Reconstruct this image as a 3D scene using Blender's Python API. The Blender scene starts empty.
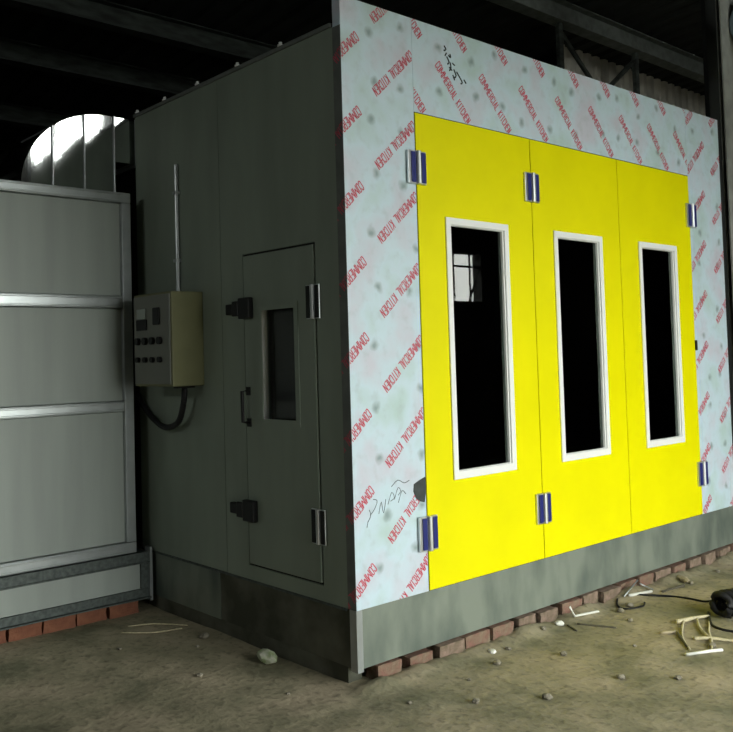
import bpy, bmesh, math, random
from math import sin, cos, pi, radians
from mathutils import Vector, Matrix, noise
random.seed(7)
C = bpy.context.scene.collection
YF, OX0, OX1, OZ = -5.5, -0.8, 4.3, 2.90       # the hall's front wall and its doorway
FZ = -0.39                       # floor level; z = 0 is the top of the booth's plinth

# ------------------------------------------------------------------ materials
def mat(name, col, rough=.6, metal=0., var=0., vscale=6., vcol=None, bump=0., bscale=40., spec=.5,
        stretch=(1, 1, 1), detail=4., ramp=(.35, .65), alpha=None, coat=0.):
    m = bpy.data.materials.new(name); m.use_nodes = True
    n, l = m.node_tree.nodes, m.node_tree.links
    b = n['Principled BSDF']
    b.inputs['Base Color'].default_value = (*col, 1)
    b.inputs['Roughness'].default_value = rough
    b.inputs['Metallic'].default_value = metal
    b.inputs['Specular IOR Level'].default_value = spec
    b.inputs['Coat Weight'].default_value = coat
    tc = n.new('ShaderNodeTexCoord'); mp = n.new('ShaderNodeMapping')
    l.new(tc.outputs['Object'], mp.inputs['Vector'])
    mp.inputs['Scale'].default_value = stretch
    if var > 0:
        t = n.new('ShaderNodeTexNoise'); t.inputs['Scale'].default_value = vscale; t.inputs['Detail'].default_value = detail
        l.new(mp.outputs['Vector'], t.inputs['Vector'])
        r = n.new('ShaderNodeMapRange'); r.inputs[1].default_value = ramp[0]; r.inputs[2].default_value = ramp[1]
        l.new(t.outputs['Fac'], r.inputs[0])
        mx = n.new('ShaderNodeMix'); mx.data_type = 'RGBA'
        mx.inputs[6].default_value = (*col, 1)
        vc = vcol or tuple(c*(1-var) for c in col)
        mx.inputs[7].default_value = (*vc, 1)
        l.new(r.outputs[0], mx.inputs[0]); l.new(mx.outputs[2], b.inputs['Base Color'])
    if bump > 0:
        t2 = n.new('ShaderNodeTexNoise'); t2.inputs['Scale'].default_value = bscale; t2.inputs['Detail'].default_value = 5
        l.new(mp.outputs['Vector'], t2.inputs['Vector'])
        bp = n.new('ShaderNodeBump'); bp.inputs['Strength'].default_value = bump; bp.inputs['Distance'].default_value = .02
        l.new(t2.outputs['Fac'], bp.inputs['Height']); l.new(bp.outputs['Normal'], b.inputs['Normal'])
    return m

def film_material():
    m = bpy.data.materials.new('protective_film'); m.use_nodes = True
    n, l = m.node_tree.nodes, m.node_tree.links
    b = n['Principled BSDF']; b.inputs['Roughness'].default_value = .42
    tc = n.new('ShaderNodeTexCoord')
    mp = n.new('ShaderNodeMapping'); l.new(tc.outputs['Object'], mp.inputs['Vector'])
    base = (.54, .67, .76)
    t = n.new('ShaderNodeTexNoise'); t.inputs['Scale'].default_value = 3.2; t.inputs['Detail'].default_value = 3
    l.new(mp.outputs[0], t.inputs['Vector'])
    cr = n.new('ShaderNodeValToRGB')
    e = cr.color_ramp.elements
    e[0].position = .32; e[0].color = (.46, .60, .60, 1)
    e[1].position = .68; e[1].color = (.56, .57, .66, 1)
    mid = e.new(.5); mid.color = (*base, 1)
    l.new(t.outputs['Fac'], cr.inputs[0])
    # fine cloudy creasing of the film
    t2 = n.new('ShaderNodeTexNoise'); t2.inputs['Scale'].default_value = 16; t2.inputs['Detail'].default_value = 5
    l.new(mp.outputs[0], t2.inputs['Vector'])
    r2 = n.new('ShaderNodeMapRange'); r2.inputs[1].default_value = .52; r2.inputs[2].default_value = .75; r2.inputs[4].default_value = .35
    l.new(t2.outputs['Fac'], r2.inputs[0])
    mx = n.new('ShaderNodeMix'); mx.data_type = 'RGBA'; mx.inputs[7].default_value = (.36, .42, .44, 1)
    l.new(r2.outputs[0], mx.inputs[0]); l.new(cr.outputs[0], mx.inputs[6])
    # the small grey dabs that dot the film
    v = n.new('ShaderNodeTexVoronoi'); v.voronoi_dimensions = '2D'; v.inputs['Scale'].default_value = 3.5; v.inputs['Randomness'].default_value = .45
    sp = n.new('ShaderNodeSeparateXYZ'); cb_ = n.new('ShaderNodeCombineXYZ')
    tw = n.new('ShaderNodeTexNoise'); tw.inputs['Scale'].default_value = 14
    l.new(mp.outputs[0], tw.inputs['Vector'])
    sc = n.new('ShaderNodeVectorMath'); sc.operation = 'MULTIPLY_ADD'
    sc.inputs[1].default_value = (.05, .05, .05); l.new(tw.outputs['Color'], sc.inputs[0]); l.new(mp.outputs[0], sc.inputs[2])
    l.new(sc.outputs[0], sp.inputs[0]); l.new(sp.outputs[0], cb_.inputs[0]); l.new(sp.outputs[2], cb_.inputs[1]); l.new(cb_.outputs[0], v.inputs['Vector'])
    rv = n.new('ShaderNodeMapRange'); rv.inputs[1].default_value = .02; rv.inputs[2].default_value = .13
    rv.inputs[3].default_value = .8; rv.inputs[4].default_value = 0
    l.new(v.outputs['Distance'], rv.inputs[0])
    mx2 = n.new('ShaderNodeMix'); mx2.data_type = 'RGBA'; mx2.inputs[7].default_value = (.20, .27, .27, 1)
    l.new(rv.outputs[0], mx2.inputs[0]); l.new(mx.outputs[2], mx2.inputs[6])
    l.new(mx2.outputs[2], b.inputs['Base Color'])
    bp = n.new('ShaderNodeBump'); bp.inputs['Strength'].default_value = .25; bp.inputs['Distance'].default_value = .01
    l.new(t2.outputs['Fac'], bp.inputs['Height']); l.new(bp.outputs[0], b.inputs['Normal'])
    return m

def glass_material():
    m = bpy.data.materials.new('window_glass'); m.use_nodes = True
    n, l = m.node_tree.nodes, m.node_tree.links
    n.remove(n['Principled BSDF'])
    tr = n.new('ShaderNodeBsdfTransparent'); tr.inputs[0].default_value = (.55, .6, .58, 1)
    gl = n.new('ShaderNodeBsdfGlossy'); gl.inputs['Roughness'].default_value = .015
    fr = n.new('ShaderNodeFresnel'); fr.inputs[0].default_value = 1.55
    mx = n.new('ShaderNodeMixShader')
    l.new(fr.outputs[0], mx.inputs[0]); l.new(tr.outputs[0], mx.inputs[1]); l.new(gl.outputs[0], mx.inputs[2])
    l.new(mx.outputs[0], n['Material Output'].inputs[0])
    return m

M = dict(
    film=film_material(), glass=glass_material(),
    red=mat('red_print', (.50, .03, .065), .5, var=.5, vscale=60, vcol=(.55, .12, .17)),
    yellow=mat('yellow_paint', (.80, .74, .0), .42, spec=.12, var=.06, vscale=2.5, bump=.03, bscale=6),
    white=mat('white_frame', (.80, .81, .80), .45),
    alu=mat('aluminium_profile', (.62, .64, .66), .32, metal=.85),
    blue=mat('blue_film', (.010, .016, .15), .35),
    blackp=mat('black_plastic', (.006, .006, .007), .5, spec=.3),
    rubber=mat('black_rubber', (.008, .008, .009), .6, spec=.3),
    grey=mat('grey_panel_steel', (.25, .295, .245), .5, var=.22, vscale=3.0, stretch=(1, 1, .25), bump=.03, bscale=5),
    grey_trim=mat('grey_trim_steel', (.15, .165, .155), .55, var=.3, vscale=9),
    groove=mat('dark_joint', (.012, .013, .012), .8),
    cab=mat('cabinet_panel_steel', (.35, .39, .365), .5, var=.14, vscale=3, stretch=(2, 1, .2), bump=.02, bscale=5),
    cab_alu=mat('cabinet_frame_aluminium', (.44, .47, .48), .33, metal=.6, var=.12, vscale=12),
    galv=mat('galvanised_plinth', (.22, .25, .21), .5, metal=.25, var=.4, vscale=4.5, stretch=(1, 1, .45),
             vcol=(.095, .12, .105), bump=.05, bscale=9, detail=7, ramp=(.38, .7)),
    angle=mat('dark_angle_steel', (.10, .12, .115), .55, metal=.3, var=.45, vscale=35),
    dirtyplinth=mat('dirty_side_plinth', (.135, .135, .105), .8, var=.6, vscale=4, vcol=(.05, .052, .035), bump=.1, bscale=14, detail=7),
    duct=mat('galvanised_duct_sheet', (.72, .74, .75), .09, metal=1., var=.1, vscale=5, bump=.01, bscale=3.2),
    olive=mat('olive_box_paint', (.155, .155, .07), .5, var=.1, vscale=8),
    ctrl=mat('control_panel_face', (.16, .165, .145), .45),
    tape=mat('dark_tape', (.035, .045, .045), .5, var=.4, vscale=30),
    ink=mat('dark_marker_ink', (.12, .15, .16), .8),
    inkb=mat('black_marker_ink', (.03, .04, .04), .8),
    brick=mat('red_brick', (.20, .10, .075), .9, var=.8, vscale=16, vcol=(.20, .155, .105), bump=.5, bscale=40),
    brick2=mat('pale_brick', (.26, .18, .14), .9, var=.8, vscale=16, vcol=(.12, .095, .06), bump=.5, bscale=40),
    brick3=mat('orange_brick', (.25, .10, .055), .9, var=.6, vscale=12, vcol=(.17, .06, .035), bump=.5, bscale=40),
    stone=mat('grey_rubble', (.30, .27, .21), .9, var=.5, vscale=20, bump=.4, bscale=50),
    plaster=mat('white_scrap', (.80, .80, .76), .6),
    straw=mat('straw_rope', (.62, .55, .36), .85, var=.3, vscale=60, bump=.3, bscale=120),
    twig=mat('grey_twig', (.10, .09, .065), .9),
    paleply=mat('pale_splinter', (.50, .42, .28), .85, var=.2, vscale=30),
    green=mat('green_scrap', (.30, .38, .18), .6, var=.7, vscale=25, vcol=(.62, .62, .52)),
    roofm=mat('dark_roof_sheet', (.016, .019, .017), .75, var=.5, vscale=3),
    beam=mat('dark_beam_steel', (.055, .068, .060), .7, var=.75, vscale=7, stretch=(.5, 2, 2), detail=7),  # dark beam steel in uneven tones
    beaml=mat('pale_beam_steel', (.15, .17, .16), .6, var=.4, vscale=9),
    wallm=mat('dim_hall_wall', (.022, .022, .02), .85, var=.3, vscale=2),
    corr=mat('corrugated_cladding', (.60, .58, .52), .65, var=.4, vscale=3),
    column=mat('grey_column_paint', (.34, .35, .33), .6, var=.3, vscale=6),
    bluegrey=mat('blue_grey_pipe', (.16, .22, .25), .4, metal=.4),
    ext=mat('outdoor_concrete', (.20, .20, .18), .9, var=.2, vscale=1.5),
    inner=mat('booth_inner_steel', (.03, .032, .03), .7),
)

def ground_material():
    m = mat('sandy_dirt', (.34, .295, .20), .95)
    n, l = m.node_tree.nodes, m.node_tree.links
    b = n['Principled BSDF']; tc = n.new('ShaderNodeTexCoord')
    a = n.new('ShaderNodeTexNoise'); a.inputs['Scale'].default_value = 2.3; a.inputs['Detail'].default_value = 9; a.inputs['Roughness'].default_value = .62
    l.new(tc.outputs['Object'], a.inputs['Vector'])
    cr = n.new('ShaderNodeValToRGB'); e = cr.color_ramp.elements
    e[0].position = .34; e[0].color = (.17, .165, .10, 1)
    e[1].position = .66; e[1].color = (.43, .36, .25, 1)
    k = e.new(.5); k.color = (.31, .275, .18, 1)
    l.new(a.outputs['Fac'], cr.inputs[0])
    c = n.new('ShaderNodeTexNoise'); c.inputs['Scale'].default_value = 26; c.inputs['Detail'].default_value = 8
    l.new(tc.outputs['Object'], c.inputs['Vector'])
    r = n.new('ShaderNodeMapRange'); r.inputs[1].default_value = .52; r.inputs[2].default_value = .72; r.inputs[4].default_value = .6
    l.new(c.outputs['Fac'], r.inputs[0])
    mx = n.new('ShaderNodeMix'); mx.data_type = 'RGBA'; mx.inputs[7].default_value = (.10, .09, .055, 1)
    l.new(r.outputs[0], mx.inputs[0]); l.new(cr.outputs[0], mx.inputs[6]); l.new(mx.outputs[2], b.inputs['Base Color'])
    bp = n.new('ShaderNodeBump'); bp.inputs['Strength'].default_value = .3; bp.inputs['Distance'].default_value = .02
    l.new(c.outputs['Fac'], bp.inputs['Height']); l.new(bp.outputs[0], b.inputs['Normal'])
    return m
M['dirt'] = ground_material()

# ------------------------------------------------------------------ helpers
def put(name, bm, m, parent=None, bevel=0., smooth=False):
    me = bpy.data.meshes.new(name)
    bmesh.ops.recalc_face_normals(bm, faces=bm.faces)
    if parent is not None:
        off = world_base(parent)
        bmesh.ops.translate(bm, verts=bm.verts, vec=-off)
    bm.to_mesh(me); bm.free()
    for mm in (m if isinstance(m, (list, tuple)) else [m]): me.materials.append(mm)
    if smooth:
        for p in me.polygons: p.use_smooth = True
    o = bpy.data.objects.new(name, me); C.objects.link(o)
    if parent is not None: o.parent = parent
    if bevel:
        md = o.modifiers.new('bevel', 'BEVEL'); md.width = bevel; md.segments = 2; md.limit_method = 'ANGLE'
    return o
def world_base(o):
    v = Vector((0, 0, 0))
    while o is not None:
        v += o.location; o = o.parent
    return v
def tag(o, label=None, cat=None, group=None, kind=None):
    if label: o['label'] = label
    if cat: o['category'] = cat
    if group: o['group'] = group
    if kind: o['kind'] = kind
    return o
def thing(name, loc, label, cat, group=None):
    o = bpy.data.objects.new(name, None); C.objects.link(o); o.location = loc
    return tag(o, label, cat, group)
def struct(name, bm, m, **k):
    return tag(put(name, bm, m, **k), kind='structure')
def NB(): return bmesh.new()
def box(bm, x0, x1, y0, y1, z0, z1, mi=0):
    v = [bm.verts.new((x, y, z)) for x in (x0, x1) for y in (y0, y1) for z in (z0, z1)]
    for f in ((0, 1, 3, 2), (4, 6, 7, 5), (0, 4, 5, 1), (2, 3, 7, 6), (0, 2, 6, 4), (1, 5, 7, 3)):
        bm.faces.new([v[i] for i in f]).material_index = mi
    return v
def ring(bm, o, i, d0, d1, mp):
    """rectangular ring: outer o=(a0,a1,c0,c1), inner i, depths d0..d1, mp(a,c,d)->xyz"""
    def rect(r, d): return [bm.verts.new(mp(a, c, d)) for a, c in ((r[0], r[2]), (r[1], r[2]), (r[1], r[3]), (r[0], r[3]))]
    A, B, D, E = rect(o, d0), rect(i, d0), rect(o, d1), rect(i, d1)
    for k in range(4):
        j = (k+1) % 4
        bm.faces.new((A[k], A[j], B[j], B[k])); bm.faces.new((D[k], E[k], E[j], D[j]))
        bm.faces.new((A[k], D[k], D[j], A[j])); bm.faces.new((B[k], B[j], E[j], E[k]))
FRONT = lambda a, c, d: (a, d, c)          # a = x, c = z, d = y
SIDE = lambda a, c, d: (d, a, c)           # a = y, c = z, d = x
def smoothpath(pts, n=6):
    P = [Vector(p) for p in pts]; out = []
    for i in range(len(P)-1):
        a, b, c, d = P[max(i-1, 0)], P[i], P[i+1], P[min(i+2, len(P)-1)]
        for k in range(n):
            t = k/n
            out.append(.5*((2*b)+(c-a)*t+(2*a-5*b+4*c-d)*t*t+(3*b-a-3*c+d)*t**3))
    out.append(P[-1]); return out
def tube(bm, pts, r, seg=8, n=6, flat=1., mi=0):
    P = smoothpath(pts, n) if n > 1 else [Vector(p) for p in pts]
    rings = []
    for i, p in enumerate(P):
        t = (P[min(i+1, len(P)-1)]-P[max(i-1, 0)]).normalized()
        up = Vector((0, 0, 1)) if abs(t.z) < .9 else Vector((1, 0, 0))
        s = t.cross(up).normalized(); u = s.cross(t)
        rr = r(i/(len(P)-1)) if callable(r) else r
        rings.append([bm.verts.new(p+s*cos(2*pi*k/seg)*rr+u*sin(2*pi*k/seg)*rr*flat) for k in range(seg)])
    for a, b in zip(rings, rings[1:]):
        for k in range(seg):
            bm.faces.new((a[k], a[(k+1) % seg], b[(k+1) % seg], b[k])).material_index = mi
    bm.faces.new(rings[0]).material_index = mi; bm.faces.new(rings[-1][::-1]).material_index = mi
def cyl(bm, a, b, r, seg=16): tube(bm, [a, b], r, seg, 1)
def join(bm, me, mtx=None):
    t = bmesh.new(); t.from_mesh(me)
    if mtx: bmesh.ops.transform(t, matrix=mtx, verts=t.verts)
    tmp = bpy.data.meshes.new('tmp'); t.to_mesh(tmp); t.free(); bm.from_mesh(tmp); bpy.data.meshes.remove(tmp)

# ------------------------------------------------------------------ printed film lettering
GLYPH = {   # condensed block capitals as strokes in a 1 x 1 cell
    'C': [[(1, .78), (.85, 1), (.2, 1), (0, .8), (0, .2), (.2, 0), (.85, 0), (1, .22)]],
    'O': [[(.5, 1), (.2, 1), (0, .8), (0, .2), (.2, 0), (.8, 0), (1, .2), (1, .8), (.8, 1), (.5, 1)]],
    'M': [[(0, 0), (0, 1), (.5, .25), (1, 1), (1, 0)]],
    'E': [[(1, 1), (0, 1), (0, 0), (1, 0)], [(.1, .52), (.85, .52)]],
    'R': [[(0, 0), (0, 1), (.8, 1), (1, .85), (1, .65), (.8, .5), (.1, .5)], [(.5, .5), (1, 0)]],
    'I': [[(.5, 0), (.5, 1)]],
    'A': [[(0, 0), (.5, 1), (1, 0)], [(.2, .32), (.8, .32)]],
    'L': [[(0, 1), (0, 0), (1, 0)]],
    'K': [[(0, 0), (0, 1)], [(1, 1), (.1, .5), (1, 0)]],
    'T': [[(.5, 0), (.5, .95)], [(0, 1), (1, 1)]],
    'H': [[(0, 0), (0, 1)], [(1, 0), (1, 1)], [(.1, .5), (.9, .5)]],
    'N': [[(0, 0), (0, 1), (1, 0), (1, 1)]]}
WID = {'I': .006, 'M': .027, ' ': .012}
LEN, CAP, PEN = .405, .052, .0031
def line_strokes(txt):
    x, out = 0., []
    for ch in txt:
        w = WID.get(ch, .0150)
        for st in GLYPH.get(ch, []): out.append([(x+a*w, (c-.5)*CAP) for a, c in st])
        x += w+.0080
    k = LEN/(x-.008)
    res = []
    for st in out:                       # break a stroke where it turns back sharply
        cur = [st[0]]
        for i in range(1, len(st)):
            cur.append(st[i])
            if i < len(st)-1:
                a, b = Vector(st[i])-Vector(st[i-1]), Vector(st[i+1])-Vector(st[i])
                if a.normalized().dot(b.normalized()) < -.3: res.append(cur); cur = [st[i]]
        res.append(cur)
    return [[(a*k, c) for a, c in st] for st in res]
STROKES = line_strokes('COMMERCIAL KITCHEN')
def ribbon(bm, pts, w, dz):
    P = [Vector((a, c, 0)) for a, c in pts]; L = []
    for i, p in enumerate(P):
        d0_ = (P[i]-P[i-1]).normalized() if i else (P[1]-P[0]).normalized()
        d1_ = (P[i+1]-P[i]).normalized() if i < len(P)-1 else d0_
        t = (d0_+d1_)
        if t.length < .3: t = d0_
        t.normalize(); n_ = Vector((-t.y, t.x, 0)); k = min(1/max(.35, abs(n_.dot(Vector((-d0_.y, d0_.x, 0))))), 1.8)
        q = p+(-d0_*w*.6 if i == 0 else (d1_*w*.6 if i == len(P)-1 else Vector()))
        L.append((bm.verts.new(q+n_*w*k+Vector((0, 0, dz))), bm.verts.new(q-n_*w*k+Vector((0, 0, dz)))))
    for u_, v_ in zip(L, L[1:]): bm.faces.new((u_[0], u_[1], v_[1], v_[0]))
def lettering(par, x, z, ang, clip, to_side=False):
    """(x, z) where the line starts (its C), running in direction ang (degrees) on the plane y=0, clipped to the strip"""
    t = bmesh.new()
    for i, st in enumerate(STROKES): ribbon(t, st, PEN, .00012*(i % 3))
    bmesh.ops.transform(t, matrix=Matrix.Translation((x, z, 0)) @ Matrix.Rotation(radians(ang), 4, 'Z'), verts=t.verts)
    for co, no in (((clip[0], 0, 0), (-1, 0, 0)), ((clip[1], 0, 0), (1, 0, 0)), ((0, clip[2], 0), (0, -1, 0)), ((0, clip[3], 0), (0, 1, 0))):
        bmesh.ops.bisect_plane(t, geom=t.verts[:]+t.edges[:]+t.faces[:], plane_co=co, plane_no=no, clear_outer=True)
    for v in t.verts:
        a, c, e = v.co
        v.co = (-.0010-e, -a, c) if to_side else (a, -.0010-e, c)
    if t.verts: put('printed_lettering', t, M['red'], par)
    else: t.free()
def scribble(bm, pts, r=.0022): tube(bm, pts, r, 4, 3)

# ================================================================== THE SPRAY BOOTH
X = [.552, 1.633, 2.678, 3.742]; XR = 4.311; H = 3.2; ZD = 2.66; ZP = -.3035; ZS = 3.045; D = 2.16
booth = thing('spray_booth', (2.15, 2.5, FZ), 'large grey spray paint booth with film covered front, yellow folding doors and steel plinth', 'spray booth')
ANG = 221.6
# front film-covered wall panels
bm = NB(); box(bm, 0, X[0]-.001, 0, .06, 0, H)
pl = tag(put('film_covered_panel', bm, M['film'], booth, bevel=.002), 'white film covered panel left of the yellow doors')
bm = NB()
for k in range(-1, 9):
    lettering(pl, .137-.0025*k, .205+.4*k, ANG, (.001, X[0]-.006, .002, H-.002))
    lettering(pl, .565-.003*k, .59+.4*k-.4, ANG, (.001, X[0]-.006, .002, H-.002))
bm = NB()
for pts in ([(.10, .47), (.12, .50), (.11, .53)], [(.115, .50), (.15, .53), (.17, .57), (.14, .58)], [(.18, .50), (.20, .56), (.215, .50), (.235, .57)],
            [(.25, .54), (.28, .60), (.30, .57), (.27, .555)], [(.30, .56), (.33, .62), (.35, .60), (.33, .58)], [(.28, .63), (.33, .66), (.38, .64), (.42, .65)],
            [(.33, .54), (.36, .60), (.39, .58)], [(.09, .44), (.10, .475)]):
    scribble(bm, [(a, -.0005, c-.03) for a, c in pts])
tag(put('handwritten_scribble', bm, M['ink'], pl), 'grey handwritten scribble')
bm = NB()
pts = [(.455, .595), (.50, .612), (.545, .625), (.55, .56), (.535, .487), (.505, .495), (.47, .515), (.45, .555)]
top = [bm.verts.new((a, -.004, c)) for a, c in pts]; bot = [bm.verts.new((a, 0, c)) for a, c in pts]
bm.faces.new(top); bm.faces.new(bot[::-1])
for k in range(len(pts)): bm.faces.new((top[k], bot[k], bot[(k+1) % 8], top[(k+1) % 8]))
tag(put('tape_patch', bm, M['tape'], pl), 'dark tape patch at the door edge')

bm = NB(); box(bm, X[0], X[3], 0, .06, ZD+.006, H)
ph = tag(put('film_covered_panel', bm, M['film'], booth, bevel=.002), 'white film covered header above the yellow doors')
bm = NB()
for k in range(-1, 9):
    lettering(ph, .763+.399*k, 2.982, ANG+90, (X[0]+.002, X[3]-.002, ZD+.008, H-.002))
    lettering(ph, .763+.399*k-.012, 2.982+.43, ANG+90, (X[0]+.002, X[3]-.002, ZD+.008, H-.002))
bm = NB()
for pts in ([(.83, 3.09), (.845, 3.07), (.825, 3.06)], [(.85, 3.03), (.87, 3.0), (.855, 2.985)], [(.88, 3.0), (.885, 2.965), (.87, 2.95)],
            [(.835, 3.03), (.85, 3.05)], [(.865, 3.04), (.885, 3.03), (.88, 3.05)], [(.90, 3.0), (.92, 2.99)], [(.87, 2.97), (.895, 2.955)], [(.90, 2.93), (.915, 2.90)], [(.95, 2.94), (.985, 2.90), (.97, 2.89)], [(1.0, 2.92), (1.02, 2.90)], [(.91, 2.965), (.93, 2.93), (.915, 2.915)], [(.935, 2.955), (.96, 2.93)]):
    scribble(bm, [(a, -.0005, c+.01) for a, c in pts], .005)
tag(put('handwritten_scribble', bm, M['inkb'], ph), 'black marker marks')

bm = NB(); box(bm, X[3]+.002, XR, 0, .06, 0, H)
pr_ = tag(put('film_covered_panel', bm, M['film'], booth, bevel=.002), 'white film covered panel right of the yellow doors')
bm = NB()
for k in range(-1, 9):
    lettering(pr_, 3.91+.02*k, .921+.4056*(k-1)+.01, ANG, (X[3]+.006, XR-.002, .002, H-.002))
    lettering(pr_, 4.42+.006*k, .97+.4056*(k-1), ANG, (X[3]+.006, XR-.002, .002, H-.002))

# corner trim where the film wraps round, with the lettering running onto it
bm = NB(); box(bm, -.0008, .0, .0, .062, 0, H-.16); ct = put('corner_trim', bm, M['grey_trim'], booth)
bm = NB()
for k in range(0, 8): lettering(ct, .137-.0025*k, .205+.4*k, ANG, (-.06, -.001, .002, H-.17), True)

# side wall panels with joints, door opening
def side_panel(y0, y1, z0=0., z1=ZS):
    bm = NB(); box(bm, 0, .06, y0+.002, y1-.002, z0, z1); return put('wall_panel', bm, M['grey'], booth, bevel=.002)
d0, d1, dz0, dz1 = .258, .892, .097, 1.911
side_panel(1.13, D)
bm = NB(); ring(bm, (.062, 1.128, 0, ZS), (d0-.012, d1+.012, dz0-.012, dz1+.012), 0, .06, SIDE); put('wall_panel', bm, M['grey'], booth, bevel=.002)
bm = NB(); ring(bm, (d0-.012, d1+.012, dz0-.012, dz1+.012), (d0-.002, d1+.002, dz0-.002, dz1+.002), .01, .055, SIDE)
put('door_frame', bm, M['groove'], booth)
# side service door
sd = NB(); w = (.405, .745, .93, 1.60)
ring(sd, (d0, d1, dz0, dz1), w, -.006, .05, SIDE)
door = tag(put('service_door', sd, M['grey'], booth, bevel=.003), 'narrow grey side door with a small window')
bm = NB(); ring(bm, (w[0]-.012, w[1]+.012, w[2]-.012, w[3]+.012), (w[0]+.022, w[1]-.022, w[2]+.022, w[3]-.022), -.012, -.006, SIDE)
put('window_frame', bm, M['grey'], door)
bm = NB(); ring(bm, (w[0]-.0, w[1]+.0, w[2]-.0, w[3]+.0), (w[0]+.012, w[1]-.012, w[2]+.012, w[3]-.012), -.005, .05, SIDE)
tag(put('window_reveal', bm, M['white'], door), 'white window reveal')
bm = NB(); box(bm, .040, .044, w[0]+.012, w[1]-.012, w[2]+.012, w[3]-.012); put('window_glass', bm, M['glass'], door)
bm = NB()
tube(bm, [(-.006, .865, 1.115), (-.055, .865, 1.11), (-.055, .862, .93), (-.006, .862, .925)], .011, 8, 1)
box(bm, -.012, -.006, .845, .885, 1.085, 1.135); box(bm, -.012, -.006, .842, .882, .90, .95)
tag(put('door_handle', bm, M['blackp'], door, bevel=.002), 'black pull handle')
for zc in (1.60, .41):
    bm = NB()
    box(bm, -.045, -.006, .80, .905, zc-.062, zc+.062); box(bm, -.035, -.001, .91, 1.045, zc-.032, zc+.032)
    box(bm, -.05, -.03, .90, .96, zc-.045, zc+.045)
    tag(put('door_latch', bm, M['blackp'], booth, bevel=.006), 'black latch block')
def side_hinge(yc, zc):
    bm = NB(); box(bm, -.014, -.0062, yc-.055, yc+.055, zc-.093, zc+.093)
    cyl(bm, (-.016, yc, zc-.093), (-.016, yc, zc+.093), .013)
    h = tag(put('hinge', bm, M['alu'], booth, bevel=.002), 'silver and black door hinge')
    for s in (-1, 1):
        bm = NB(); box(bm, -.019, -.014, yc+s*.036-.014, yc+s*.036+.014, zc-.088, zc+.088)
        tag(put('hinge_cover', bm, M['blackp'], h), 'black cover strip')
side_hinge(.262, 1.60); side_hinge(.262, .395)
# roof edge trim with its bolts
bm = NB(); box(bm, -.012, .05, .07, D, ZS, ZS+.022); put('roof_edge_trim', bm, M['grey_trim'], booth)
for yb in (.49, .903, 1.339, 1.743, 2.11):
    bm = NB(); cyl(bm, (-.004, yb, ZS+.022), (-.004, yb, ZS+.030), .018, 10); cyl(bm, (-.004, yb, ZS+.030), (-.004, yb, ZS+.046), .010, 6)
    tag(put('bolt', bm, M['white'], booth), 'pale roof edge bolt')
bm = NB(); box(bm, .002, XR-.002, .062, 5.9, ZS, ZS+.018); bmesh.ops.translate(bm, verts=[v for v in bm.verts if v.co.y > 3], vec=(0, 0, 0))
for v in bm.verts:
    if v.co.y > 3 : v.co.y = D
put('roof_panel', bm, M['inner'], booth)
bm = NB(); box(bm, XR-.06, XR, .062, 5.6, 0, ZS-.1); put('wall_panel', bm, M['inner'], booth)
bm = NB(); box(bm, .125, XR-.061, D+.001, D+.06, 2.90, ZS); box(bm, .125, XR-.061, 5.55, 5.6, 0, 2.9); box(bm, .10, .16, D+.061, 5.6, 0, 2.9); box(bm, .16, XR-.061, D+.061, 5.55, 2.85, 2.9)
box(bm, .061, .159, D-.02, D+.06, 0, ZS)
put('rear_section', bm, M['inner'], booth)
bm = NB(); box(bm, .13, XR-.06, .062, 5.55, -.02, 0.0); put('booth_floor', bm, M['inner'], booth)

# plinth
bm = NB(); box(bm, .004, XR+.3, .012, .05, ZP, -.001)
put('front_plinth', bm, M['galv'], booth, bevel=.002)
bm = NB(); box(bm, .012, .05, .051, 1.22, ZP, -.001); tag(put('side_plinth', bm, M['dirtyplinth'], booth), 'dirt stained plinth under the side wall')
bm = NB(); box(bm, .008, .046, 1.222, D, ZP, -.001); tag(put('side_plinth', bm, M['galv'], booth), 'cleaner plinth section by the grey cabinet')
bm = NB(); box(bm, -.002, .003, .008, .05, ZP-.01, -.001); box(bm, -.002, .04, .0, .0078, ZP-.01, -.001)
tag(put('corner_angle', bm, M['cab_alu'], booth), 'pale metal corner angle')
bm = NB(); box(bm, -.006, .05, .075, D, -.012, -.001); put('sill_trim', bm, M['angle'], booth)

# yellow doors
WIN = [(.782, 1.368), (1.855, 2.436), (2.926, 3.492)]; wz = (.583, 2.088)
for k in range(3):
    a0, a1 = X[k]+.0035, X[k+1]-.0035; b0, b1 = WIN[k]
    bm = NB(); ring(bm, (a0, a1, .004, ZD), (b0+.03, b1-.03, wz[0]+.03, wz[1]-.03), -.004, .05, FRONT)
    side = ['left', 'middle', 'right'][k]
    leaf = tag(put('yellow_door_leaf', bm, M['yellow'], booth, bevel=.0015), '%s yellow door leaf with a tall window' % side)
    bm = NB(); ring(bm, (b0, b1, wz[0], wz[1]), (b0+.042, b1-.042, wz[0]+.045, wz[1]-.042), -.014, -.004, FRONT)
    ring(bm, (b0+.031, b1-.031, wz[0]+.031, wz[1]-.031), (b0+.046, b1-.052, wz[0]+.048, wz[1]-.046), -.0035, .030, FRONT)
    tag(put('window_frame', bm, M['white'], leaf, bevel=.003), 'white window frame')
    bm = NB(); box(bm, b0+.0465, b1-.053, .012, .016, wz[0]+.0485, wz[1]-.0465)
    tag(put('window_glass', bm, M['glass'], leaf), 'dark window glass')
bm = NB(); ring(bm, (X[0]-.003, X[3]+.003, -.0, ZD+.006), (X[0]+.003, X[3]-.003, .003, ZD+.001), .002, .05, FRONT)
for xj in X[1:3]: box(bm, xj-.003, xj+.003, .004, .05, .004, ZD)
put('door_seal', bm, M['groove'], booth)
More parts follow.
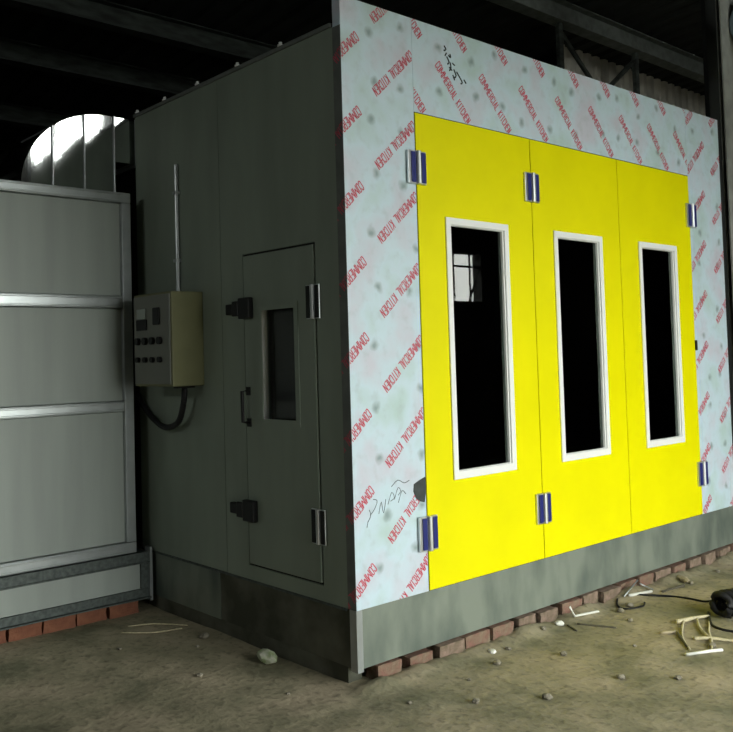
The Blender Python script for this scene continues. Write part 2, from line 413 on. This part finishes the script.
def hinge(xc, zc, lab):
    bm = NB(); box(bm, xc-.074, xc+.074, -.020, -.0042, zc-.094, zc+.094)
    cyl(bm, (xc+.004, -.022, zc-.094), (xc+.004, -.022, zc+.094), .017)
    h = tag(put('hinge', bm, M['alu'], booth, bevel=.003), lab)
    for s in (-.036, .048):
        bm = NB(); box(bm, xc+s-.018, xc+s+.018, -.027, -.020, zc-.086, zc+.086)
        tag(put('hinge_cover', bm, M['blue'], h, bevel=.003), 'blue film strip')
for xc, nm in ((X[0]-.006, 'left edge'), (X[1]-.008, 'first joint'), (X[3]+.003, 'right edge')):
    hinge(xc, 2.345, 'silver hinge with blue strips, upper, %s' % nm); hinge(xc, .318, 'silver hinge with blue strips, lower, %s' % nm)
bm = NB(); box(bm, X[3]-.012, X[3]+.012, -.016, -.004, 1.28, 1.36); tag(put('door_bolt', bm, M['blackp'], booth, bevel=.003), 'small black bolt at the right door edge')

# ================================================================== control box, conduit and cable on the side wall
cb = thing('control_box', (-.12, 1.57, 1.14), 'olive electrical control box with meters and buttons on the grey side wall', 'control box')
bm = NB(); box(bm, -.235, -.0, 1.335, 1.80, 1.14, 1.735); put('box_body', bm, M['olive'], cb, bevel=.006)
bm = NB(); box(bm, -.243, -.236, 1.350, 1.79, 1.155, 1.72); face = put('front_door', bm, M['ctrl'], cb, bevel=.003)
bm = NB(); box(bm, -.252, -.243, 1.63, 1.74, 1.575, 1.64); tag(put('meter', bm, M['cab'], face, bevel=.002), 'pale meter face')
bm = NB(); box(bm, -.252, -.243, 1.62, 1.75, 1.50, 1.57); tag(put('meter_cover', bm, M['blackp'], face, bevel=.002), 'black meter base')
bm = NB(); box(bm, -.256, -.243, 1.46, 1.54, 1.53, 1.64); tag(put('rotary_switch', bm, M['blackp'], face, bevel=.008), 'black rotary switch')
for z in (1.43, 1.31):
    for y in (1.73, 1.64, 1.55, 1.46):
        bm = NB(); cyl(bm, (-.243, y, z), (-.265, y, z), .024 if z > 1.4 else .018, 12)
        tag(put('push_button', bm, M['blackp'], face, smooth=False), 'round black button')
bm = NB(); box(bm, -.15, -.03, 1.40, 1.47, 1.125, 1.139); tag(put('cable_gland', bm, M['blackp'], cb, bevel=.003), 'black cable gland')
bm = NB(); cyl(bm, (-.016, 1.60, 1.7355), (-.016, 1.60, 2.60), .014)
for z in (1.95, 2.4): box(bm, -.034, -.0005, 1.575, 1.625, z, z+.02)
tag(put('conduit_pipe', bm, M['cab_alu']), 'thin silver conduit rising from the control box up the grey wall', 'conduit')
bm = NB(); tube(bm, [(-.09, 1.43, 1.124), (-.09, 1.45, 1.02), (-.07, 1.55, .90), (-.05, 1.74, .86), (-.035, 1.92, .91), (-.03, 2.05, .99), (-.05, 2.10, 1.06)], .02, 10)
tag(put('power_cable', bm, M['rubber'], smooth=True), 'thick black cable looping below the control box towards the grey cabinet', 'cable')

# ================================================================== filter cabinet at the left, its duct
cab = thing('exhaust_cabinet', (-1.0, 2.5, FZ+.08), 'tall grey panelled exhaust cabinet with aluminium frame at the left of the booth', 'cabinet')
cx0, cx1, cy0, cy1 = -1.95, -.125, 2.03, 2.98
rails = [(.005, .078), (.965, 1.035), (1.668, 1.75), (2.395, 2.465)]
bm = NB(); box(bm, cx0, cx1, cy0+.05, cy1, .005, 2.44); put('cabinet_body', bm, M['cab'], cab)
for (za, zb), (zc, zd), lab in zip(rails, rails[1:], ('lower', 'middle', 'upper')):
    bm = NB(); box(bm, cx0+.07, cx1-.07, cy0+.018, cy0+.049, zb+.003, zc-.003)
    tag(put('cabinet_panel', bm, M['cab'], cab, bevel=.004), '%s grey panel' % lab)
for za, zb in rails:
    bm = NB(); box(bm, cx0, cx1 if za in (rails[0][0], rails[3][0]) else cx1-.071, cy0-.012, cy0+.049, za, zb)
    # raised lips along both edges of the extrusion
    box(bm, cx0+.075, cx1-.078, cy0-.020, cy0-.0125, za+.006, za+.018); box(bm, cx0+.075, cx1-.078, cy0-.020, cy0-.0125, zb-.018, zb-.006)
    put('frame_rail', bm, M['cab_alu'], cab, bevel=.005)
for xa in (cx0, cx1-.07):
    bm = NB(); box(bm, xa, xa+.07, cy0-.0125, cy0+.049, .079, 2.394); put('frame_post', bm, M['cab_alu'], cab, bevel=.005)
base = thing('cabinet_base', (-1.0, 2.4, ZP), 'low angle steel base frame with grey infill under the exhaust cabinet', 'base frame')
bx1 = -.045
bm = NB(); box(bm, -2.0, bx1, 2.0, 2.05, -.075, .0); box(bm, -2.0, bx1, 1.985, 1.9995, -.07, -.062); box(bm, -2.0, bx1, 2.051, 2.95, -.02, .0); tag(put('top_angle', bm, M['angle'], base), 'dark top angle')
bm = NB(); box(bm, -2.0, bx1, 2.0, 2.05, -.305, -.245); box(bm, -2.0, bx1, 1.965, 1.9995, -.305, -.298); tag(put('bottom_angle', bm, M['angle'], base), 'dark bottom angle')
bm = NB(); box(bm, -1.98, bx1-.06, 2.015, 2.04, -.243, -.077); tag(put('infill_panel', bm, M['cab'], base), 'grey infill panel')
bm = NB(); box(bm, bx1-.058, bx1-.001, 2.002, 2.05, -.243, -.077); tag(put('end_post', bm, M['angle'], base), 'dark end post')
bm = NB(); box(bm, bx1+.001, bx1+.022, 1.985, 2.05, -.33, .03); tag(put('edge_strip', bm, M['cab_alu'], base), 'bright metal edge strip')

# duct elbow: flat sides, curved crown, standing seams
duct = thing('air_duct', (-.3, 2.45, 2.47), 'shiny galvanised sheet duct elbow on top of the grey cabinet', 'duct')
yA, yB = 2.2, 2.72
cxe, cze, ax, az = -.20, 2.47, .635, .57
arc = [(cxe-ax*cos(t), cze+az*sin(t)) for t in [i*pi/2/20 for i in range(21)]]
def segment(xa, xb):
    """flat-sided duct piece between two seams"""
    def topz(x):
        if x >= cxe: return cze+az
        q = max(0, 1-((x-cxe)/ax)**2); return cze+az*math.sqrt(q)
    botz = 2.47 if xb <= -.10 else 2.72
    xs = [xa+(xb-xa)*(i/10)**(1 if xa > -.8 else 1.7) for i in range(11)]
    bm = NB(); rows = []
    for x in xs:
        zt = max(topz(x), botz+.002); col = []
        N = 8
        for j in range(N+1):
            z = botz+(zt-botz)*j/N
            w = .0022*noise.noise(Vector((x*3, z*3, 1.3)))
            # each flat bay is slightly bowed outwards
            col.append(bm.verts.new((x, yA+w-.0025*sin(pi*(x-xa)/(xb-xa)), z)))
        rows.append((col, bm.verts.new((x, yB, zt)), bm.verts.new((x, yB, botz))))
    for (a, at, ab), (b, bt, bb) in zip(rows, rows[1:]):
        for j in range(8): bm.faces.new((a[j], b[j], b[j+1], a[j+1]))
        bm.faces.new((a[8], b[8], bt, at)); bm.faces.new((at, bt, bb, ab)); bm.faces.new((ab, bb, b[0], a[0]))
    for a, at, ab in (rows[0], rows[-1]): bm.faces.new(a+[at, ab])
    return bm
seams = [-.833, -.612, -.378, -.148, .03]
for i, (a, b) in enumerate(zip(seams, seams[1:])):
    o = put('duct_segment', segment(a+.001, b-.001), M['duct'], duct)
for s in seams[1:]:
    zb = 2.48 if s < -.1 else 2.70
    zt = cze+az*math.sqrt(max(0, 1-(min(s-cxe, 0)/ax)**2))
    bm = NB(); box(bm, s-.005, s+.005, yA-.012, yB, zb, zt+.006); put('standing_seam', bm, M['alu'], duct, bevel=.002)
bm = NB(); box(bm, .037, .0975, yA+.02, yB-.02, 2.74, 3.01); tag(put('duct_collar', bm, M['angle'], duct), 'dark duct collar')

# ================================================================== floor and bricks
def hgt(x, y):
    h = .012*noise.noise(Vector((x*1.3, y*1.3, 0)))+.008*noise.noise(Vector((x*5, y*5, 3)))
    if -.1 < y < .05: h *= .4
    if y < 0: h += .055*math.exp(-((y+.04)/.06)**2)*(.5+noise.noise(Vector((x*3.3, 7, 0)))+.5*noise.noise(Vector((x*11, 2, 0))))*(1 if x > 0 else .0)
    return FZ-.002+h
bm = NB()
def axis(a, b, c, d, fine, coarse):
    v = []; t = a
    while t < b: v.append(t); t += coarse
    t = b
    while t < c: v.append(t); t += fine
    t = c
    while t <= d+1e-6: v.append(t); t += coarse
    return v
xs = axis(-8, -2, 6, 34, .05, 1.0); ys = axis(-5.5, -3, 3, 11, .05, 1.0)
g = [[bm.verts.new((x, y, hgt(x, y) if -3 < y < 3 and -2 < x < 6 else FZ-.002)) for y in ys] for x in xs]
for i in range(len(xs)-1):
    for j in range(len(ys)-1): bm.faces.new((g[i][j], g[i+1][j], g[i+1][j+1], g[i][j+1]))
struct('floor', bm, M['dirt'], smooth=True)
bm = NB(); box(bm, -60, 90, -60, YF-.02, FZ-.1, FZ-.03); struct('outdoor_ground', bm, M['ext'])

def brick_mesh(seed, m):
    r = random.Random(seed); bm = NB(); L, Dp, Hh = .215, .10, .085
    bmesh.ops.create_grid(bm, x_segments=2, y_segments=2, size=.5); bm.clear()
    box(bm, -L/2, L/2, 0, Dp, 0, Hh)
    bmesh.ops.subdivide_edges(bm, edges=bm.edges[:], cuts=4, use_grid_fill=True)
    for v in bm.verts:
        n = noise.noise_vector(v.co*18+Vector((seed*3.1, 0, 0)))*.007
        v.co += n
        if v.co.z < .003: v.co.z = 0
        if v.co.z > Hh: v.co.z = Hh
    me = bpy.data.meshes.new('brick'); bmesh.ops.recalc_face_normals(bm, faces=bm.faces); bm.to_mesh(me); bm.free(); me.materials.append(m); return me
BR = [brick_mesh(i, M[k]) for i, k in enumerate(('brick', 'brick2', 'brick', 'brick2', 'brick3', 'brick3'))]
x = .12; i = 0
while x < 4.5:
    o = bpy.data.objects.new('brick', BR[random.choice((0, 1, 2, 3))]); C.objects.link(o)
    o.location = (x+.11, -.012+random.uniform(-.014, .012), FZ-.004); o.rotation_euler = (0, 0, radians(random.uniform(-4, 4)))
    o.scale = (random.uniform(.80, 1.02), 1, random.choice((1.0, 1.0, .93, .85)))
    tag(o, 'worn reddish brick in the course under the front plinth', 'brick', 'bricks under the front plinth')
    x += .236+random.choice((0, 0, .004, .02)); i += 1
x = -1.95
while x < -.25:
    o = bpy.data.objects.new('brick', BR[random.choice((4, 5))]); C.objects.link(o)
    o.location = (x+.11, 2.0+random.uniform(-.02, .005), FZ-.008); o.rotation_euler = (0, 0, radians(random.uniform(-3, 3)))
    tag(o, 'orange red brick in the course under the exhaust cabinet base', 'brick', 'bricks under the cabinet')
    x += .228
# bricks carrying the base further back are hidden; the side plinth stands on a mortar bed
bm = NB(); box(bm, .014, .11, .09, 2.1, FZ-.05, ZP-.002)
bmesh.ops.subdivide_edges(bm, edges=bm.edges[:], cuts=6, use_grid_fill=True)
tag(put('mortar_bed', bm, M['dirtyplinth']), 'dark mortar bed under the dirty side plinth', 'mortar')

# ------------------------------------------------------------------ litter
def G(x, y, dz=0.): return (x, y, hgt(x, y)+dz)
def rock(name, x, y, s, m, label, cat, group=None, seed=0, sq=(1, 1, .6)):
    bm = NB(); bmesh.ops.create_icosphere(bm, subdivisions=2, radius=1)
    for v in bm.verts:
        v.co *= 1+.35*noise.noise(v.co*1.4+Vector((seed*7.7, 0, 0)))
        v.co = Vector((v.co.x*s*sq[0], v.co.y*s*sq[1], v.co.z*s*sq[2]))
    zmin = min(v.co.z for v in bm.verts)
    o = put(name, bm, m); o.location = (x, y, hgt(x, y)-zmin-.003); o.rotation_euler.z = seed
    return tag(o, label, cat, group)
r2 = random.Random(11)
spots = [(1.05, -.14), (1.45, -.10), (2.3, -.18), (2.0, -.35), (3.1, -.2), (3.6, -.16), (2.9, -.5), (3.4, -.45), (1.2, -.4), (.8, -.25), (1.6, -.6), (2.5, -.75),
         (.5, -.3), (1.9, -.9), (1.1, -.8), (3.9, -.25), (.6, -.7), (2.15, -.2), (.3, -.5), (1.3, -1.0), (.05, -.3), (-.3, .2), (-.5, .7), (-.25, 1.1), (-.6, 1.4)]
for k, (x, y) in enumerate(spots):
    rock('rubble_stone', x, y, r2.uniform(.010, .026), M['stone'], 'small rubble stone lying on the sandy dirt floor', 'stone', 'rubble stones on the dirt floor', k)
rock('plaster_lump', 3.72, -.36, .035, M['plaster'], 'white plaster lump on the dirt at the far right', 'plaster lump', None, 3)
rock('plaster_lump', .93, -.12, .022, M['plaster'], 'small white lump beside the brick course below the first yellow door', 'plaster lump', None, 5)
rock('plaster_lump', 1.62, -.10, .028, M['plaster'], 'white lump beside the bricks left of the white angle strip', 'plaster lump', None, 6)
rock('plaster_lump', -.12, 1.22, .03, M['stone'], 'pale lump on dark ground below the side wall', 'plaster lump', None, 9)
rock('paper_scrap', 3.12, -.14, .06, M['paleply'], 'pale crumpled scrap beside the bricks at right', 'scrap', None, 4, (1.2, .5, .3))
rock('green_rag', -.10, .62, .055, M['green'], 'crumpled green and white rag on the ground by the side plinth', 'rag', None, 8, (1.2, .8, .7))
# white L angle (bent plastic strip)
bm = NB(); tube(bm, [(1.76, -.085, FZ+.085), (1.77, -.11, FZ+.030), (1.87, -.12, FZ+.025), (1.99, -.14, FZ+.022)], .011, 6, 1, .6)
tag(put('plastic_angle', bm, M['plaster']), 'white bent plastic strip leaning on the brick course', 'plastic strip')
def stick(name, pts, r, m, label, cat, n=4, seg=6):
    bm = NB(); tube(bm, pts, r, seg, n); return tag(put(name, bm, m, smooth=True), label, cat)
stick('metal_strip', [G(2.44, -.10, .012), G(2.68, -.13, .014)], .010, M['plaster'], 'straight white metal strip lying by the bricks', 'metal strip', 1)
stick('metal_strip', [G(2.40, -.085, .014), (2.63, -.06, FZ+.09)], .005, M['cab_alu'], 'thin grey strip crossing over the white strip', 'metal strip', 1)
stick('metal_strip', [(2.61, -.085, FZ+.075), G(2.73, -.115, .008)], .005, M['cab_alu'], 'short grey strip leaning on the bricks above the white strip', 'metal strip', 1)
stick('black_cable', [G(2.36, -.06, .006), G(2.27, -.11, .006), G(2.21, -.20, .006), G(2.33, -.25, .006), G(2.42, -.22, .006)], .006, M['rubber'],
      'short curved black cable end on the dirt near the white strips', 'cable')
stick('black_cable', [G(2.46, -.10, .006), G(2.54, -.124, .006), G(2.68, -.26, .006), G(2.70, -.386, .006), G(2.72, -.48, .008), (2.72, -.57, FZ+.04)],
      .007, M['rubber'], 'long thin black cable running over the dirt to the black coil', 'cable')
stick('black_cable', [G(2.50, -.60, .008), G(2.42, -.64, .008), G(2.27, -.73, .006), G(2.23, -.80, .006), G(2.246, -.863, .006), G(2.3, -1.0, .006), G(2.4, -1.15, .006)], .008, M['rubber'],
      'black cable curving out behind the straw rope at the right edge', 'cable')
stick('dark_twig', [G(1.72, -.16, .005), G(1.78, -.28, .005), G(1.82, -.36, .005)], .005, M['twig'], 'thin dark twig with its shadow line on the dirt below the white angle strip', 'twig')  # the dark strand also draws the twig's shadow line as solid colour
stick('dark_twig', [G(1.66, -.13, .005), G(1.60, -.23, .005)], .006, M['twig'], 'short dark twig next to the bricks', 'twig')
stick('dark_twig', [G(2.75, -.17, .006), G(3.02, -.19, .006)], .008, M['twig'], 'dark twig running from the bricks beside the pale scrap', 'twig')
stick('dark_twig', [G(1.95, -.67, .008), G(1.77, -.826, .006)], .009, M['twig'], 'dark stick lying left of the straw rope', 'twig')
stick('wood_splinter', [G(1.89, -.60, .006), G(1.93, -.64, .008), G(1.965, -.655, .006)], .009, M['paleply'], 'pale wood splinter left of the straw rope', 'splinter', 2)
stick('wood_splinter', [G(2.15, -1.02, .006), G(2.4, -1.12, .006)], .014, M['paleply'], 'pale wood splinter at the right edge below the black cable', 'splinter', 2)
stick('straw', [G(-.35, 1.75, .005), G(-.2, 1.66, .008), G(.0-.06, 1.5, .006)], .004, M['straw'], 'thin pale straw on dark ground near the cabinet base', 'straw')
stick('straw', [G(-.45, 1.66, .005), G(-.3, 1.52, .008), G(-.12, 1.47, .006)], .004, M['straw'], 'lower thin pale straw on dark ground near the side wall', 'straw')
# straw rope tangle

bm = NB()
tube(bm, [G(2.14, -.576, .012), G(2.21, -.586, .014), G(2.32, -.607, .014), G(2.42, -.64, .012)], lambda t: .016-.008*t, 7)
tube(bm, [G(2.19, -.595, .012), G(2.04, -.66, .009), G(1.88, -.742, .009), G(1.743, -.849, .008)], .006, 7)
tube(bm, [G(2.31, -.62, .012), G(2.146, -.715, .009), G(2.043, -.798, .011), G(1.993, -.85, .011), G(1.82, -.934, .009)], lambda t: .005+.005*math.sin(t*pi), 7)
tube(bm, [G(2.318, -.689, .008), G(2.2, -.745, .008), G(2.128, -.776, .009), G(1.997, -.852, .012)], .006, 7)
tube(bm, [G(1.93, -.78, .008), G(2.0, -.85, .014), G(2.06, -.95, .008), G(2.2, -1.12, .008)], lambda t: .012-.006*t, 7)
tag(put('straw_rope', bm, M['straw'], smooth=True), 'frayed straw coloured rope tangle on the dirt at the lower right', 'rope')
stick('metal_strip', [G(1.649, -.872, .01), G(1.79, -.938, .012), G(1.87, -.968, .01)], .009, M['plaster'], 'white strip lying below the straw rope', 'metal strip', 1)
# black hose coil standing partly off the right edge
bm = NB()
cx, cy = 2.47, -.70
for k in range(7):
    o = Vector((.040*k, -.012*k, 0)); R_ = .064-.002*abs(k-1)
    pts = []
    for i in range(25):
        t = 2*pi*i/24
        pts.append((cx+o.x+.012*sin(t*3+k)+.02*cos(t), cy+o.y+R_*cos(t), FZ+.086+R_*sin(t)-.003*k*0))
    tube(bm, pts, .0215, 8, 1)
tag(put('hose_coil', bm, M['rubber'], smooth=True), 'black coiled hose bundle on the dirt cut off by the right edge', 'hose coil')

# ================================================================== the hall
def rz(y): return 6.5-(y+7)*.09
bm = NB()
for x0, x1, z0, z1 in ((-8.2, OX0, FZ-.1, 6.3), (OX0, 34, OZ, 4.5), (OX0, 2.3, 4.5, 6.3), (4.2, 34, 4.5, 6.3), (2.3, 4.2, 5.7, 6.3),
                       (OX1, 7.15, FZ-.1, OZ), (8.25, 34, FZ-.1, OZ), (7.15, 8.25, FZ-.1, 2.1), (7.15, 8.25, 2.92, OZ)):
    box(bm, x0, x1, YF-.2, YF, z0, z1)
struct('wall_front', bm, M['wallm'])
bm = NB()
for y0, y1, z0, z1 in ((YF-.2, -1.2, FZ-.1, 6.5), (1.2, 11, FZ-.1, 6.5), (-1.2, 1.2, FZ-.1, 3.5), (-1.2, 1.2, 4.3, 6.5)): box(bm, -8.2, -8, y0, y1, z0, z1)
struct('wall_left', bm, M['wallm'])
bm = NB(); ring(bm, (-1.2, 1.2, 3.5, 4.3), (-1.15, 1.15, 3.55, 4.25), -8.12, -8.0, SIDE)
for y in (-.4, .4): box(bm, -8.08, -8.04, y-.02, y+.02, 3.55, 4.25)
struct('window_3', bm, M['wallm'])  # unseen window, added to brighten the booth's side wall
bm = NB(); box(bm, -8.2, 34.2, 11, 11.2, FZ-.1, 6.5); struct('wall_back', bm, M['wallm'])
bm = NB(); box(bm, 34, 34.2, YF-.2, 11, FZ-.1, 6.5); struct('wall_right', bm, M['wallm'])
bm = NB(); z = 0
x = -8.2; prof = []
while x < 34.3: prof += [(x, 0), (x+.12, 0), (x+.16, .05), (x+.28, .05)]; x += .32
for dz in (0, .12):
    pass
lo = [[bm.verts.new((a, y, rz(y)+b)) for a, b in prof] for y in (YF-.4, 11.3)]
hi = [[bm.verts.new((a, y, rz(y)+b+.06)) for a, b in prof] for y in (YF-.4, 11.3)]
for k in range(len(prof)-1):
    bm.faces.new((lo[0][k], lo[1][k], lo[1][k+1], lo[0][k+1])); bm.faces.new((hi[0][k], hi[0][k+1], hi[1][k+1], hi[1][k]))
struct('ceiling', bm, M['roofm'])
for y, m, lab in ((2.72, 'beaml', 'pale steel roof beam above the booth header'), (5.45, 'beam', 'dark steel roof beam at the top left corner, nearest of the dark beams'),
                  (6.85, 'beam', 'dark steel roof beam behind, second one above the shiny duct'), (8.8, 'beam', 'dark steel roof beam deepest in the hall, just above the shiny duct')):
    zt = rz(y)-.02; bm = NB()
    box(bm, -7.9, 33.9, y-.09, y+.09, zt-.26, zt-.245); box(bm, -7.9, 33.9, y-.09, y+.09, zt-.014, zt); box(bm, -7.9, 33.9, y-.006, y+.006, zt-.2445, zt-.0145)
    box(bm, -7.9, 33.9, y+.06, y+.075, zt-.2445, zt-.19)
    tag(put('roof_beam', bm, M[m]), lab, 'beam')
# steel column close to the booth's right edge
bm = NB(); box(bm, 5.16, 5.46, .30, .312, FZ-.02, rz(.3)-.02); box(bm, 5.20, 5.42, .352, .362, FZ-.02, rz(.3)-.05); box(bm, 5.30, 5.312, .3125, .3515, FZ-.02, rz(.3)-.05)
col = tag(put('steel_column', bm, M['column']), 'grey steel column just right of the booth', 'column')
bm = NB(); box(bm, 5.56, 5.84, .62, .66, FZ-.02, rz(.6)-.05)
tag(put('dark_post', bm, M['roofm']), 'dark thick post behind the top right corner of the booth', 'post')
# corrugated partition with rails beyond the booth
bm = NB(); x = 7.4; y0 = 3.4
prof = []
while x < 33.8: prof += [(x, 0), (x+.09, 0), (x+.12, .045), (x+.19, .045)]; x += .22
a = [bm.verts.new((p, y0+q, FZ-.05)) for p, q in prof]; b = [bm.verts.new((p, y0+q, rz(y0)-.03)) for p, q in prof]
a2 = [bm.verts.new((p, y0+q+.03, FZ-.05)) for p, q in prof]; b2 = [bm.verts.new((p, y0+q+.03, rz(y0)-.03)) for p, q in prof]
for k in range(len(prof)-1): bm.faces.new((a[k], a[k+1], b[k+1], b[k])); bm.faces.new((a2[k], b2[k], b2[k+1], a2[k+1]))
struct('wall_partition', bm, M['corr'])
for i, z in enumerate((.6, 1.6, 2.6, 3.5, 4.3, 5.0)):
    bm = NB(); box(bm, 7.4, 33.5, y0-.09, y0-.01, z, z+.09); struct('trim_%d' % (i+1), bm, M['beam'])
# trusses under the pale beam
bm = NB()
for x in (6.3, 8.1): cyl(bm, (x, 2.72, rz(2.72)-.29), (x, 2.72, 4.6), .05, 6)
tube(bm, [(6.3, 2.72, 4.6), (8.1, 2.72, 4.6)], .06, 6, 1); tube(bm, [(6.3, 2.72, 5.25), (7.2, 2.72, 4.6), (8.1, 2.72, 5.25)], .035, 6, 1)
tag(put('hanging_truss', bm, M['beam']), 'dark steel truss hanging from the pale roof beam', 'truss')
bm = NB(); cyl(bm, (5.36, .02, 4.32), (8.6, .02, 4.32), .24, 24); cyl(bm, (5.31, .02, 4.32), (5.3595, .02, 4.32), .27, 24)
tag(put('ventilation_pipe', bm, M['bluegrey'], smooth=False), 'blue grey round pipe at the top right corner', 'pipe')
# the high window seen mirrored in the door glass: bars and glass
def window(n, x0, x1, z0, z1, bars):
    bm = NB(); ring(bm, (x0, x1, z0, z1), (x0+.03, x1-.03, z0+.03, z1-.03), YF-.12, YF, FRONT)
    for p, q in bars: tube(bm, [(p[0], YF-.02, p[1]), (q[0], YF-.02, q[1])], .018, 6, 1)
    struct('window_%d' % n, bm, M['wallm'])
window(1, 7.15, 8.25, 2.1, 2.92, [((7.55, 2.1), (7.55, 2.9)), ((7.95, 2.1), (7.95, 2.9)), ((7.15, 2.68), (8.25, 2.68)), ((7.15, 2.62), (7.65, 2.92)), ((7.9, 2.1), (8.2, 2.68))])
window(2, 2.3, 4.2, 4.5, 5.7, [])  # unseen high opening, added so the duct mirrors bright sky

# ================================================================== light: overcast daylight through the hall's openings
w = bpy.data.worlds.new('sky'); bpy.context.scene.world = w; w.use_nodes = True
bg = w.node_tree.nodes['Background']; bg.inputs[0].default_value = (.96, 1.0, .93, 1); bg.inputs[1].default_value = 10.4
def portal(x0, x1, z0, z1, left=False):
    d = bpy.data.lights.new('portal', 'AREA'); d.shape = 'RECTANGLE'; d.size = x1-x0; d.size_y = z1-z0; d.cycles.is_portal = True
    o = bpy.data.objects.new('daylight_portal', d); C.objects.link(o); o.location = ((x0+x1)/2, YF-.1, (z0+z1)/2); o.rotation_euler = (radians(90), 0, 0)
    if left: o.location = (-8.1, (x0+x1)/2, (z0+z1)/2); o.rotation_euler = (radians(90), 0, radians(-90))
portal(-1.15, 1.15, 3.55, 4.25, True); portal(OX0, OX1, FZ, OZ); portal(2.3, 4.2, 4.5, 5.7); portal(7.15, 8.25, 2.1, 2.92)

# ================================================================== camera
def cam():
    sx, sy, f = -85.6793, -43.4089, 868.234
    yaw, pitch, roll = -.681719, .0413883, -.0250987
    F = Vector((-sin(yaw)*cos(pitch), cos(yaw)*cos(pitch), sin(pitch)))
    r = Vector((cos(yaw), sin(yaw), 0)); u = r.cross(F)
    r2_, u2_ = r*cos(roll)+u*sin(roll), -r*sin(roll)+u*cos(roll)
    cd = bpy.data.cameras.new('camera'); o = bpy.data.objects.new('camera', cd); C.objects.link(o)
    m = Matrix((r2_, u2_, -F)).transposed().to_4x4(); m.translation = Vector((-3.094927, -3.25969, 1.297145)); o.matrix_world = m
    cd.sensor_width = 36; cd.lens = f/733*36; cd.shift_x = -sx/733; cd.shift_y = sy/733; cd.clip_start = .05; cd.clip_end = 300
    bpy.context.scene.camera = o
cam()
vs = bpy.context.scene.view_settings
vs.view_transform = 'Standard'; vs.look = 'None'; vs.gamma = 1; vs.use_curve_mapping = False; vs.exposure = 0.0
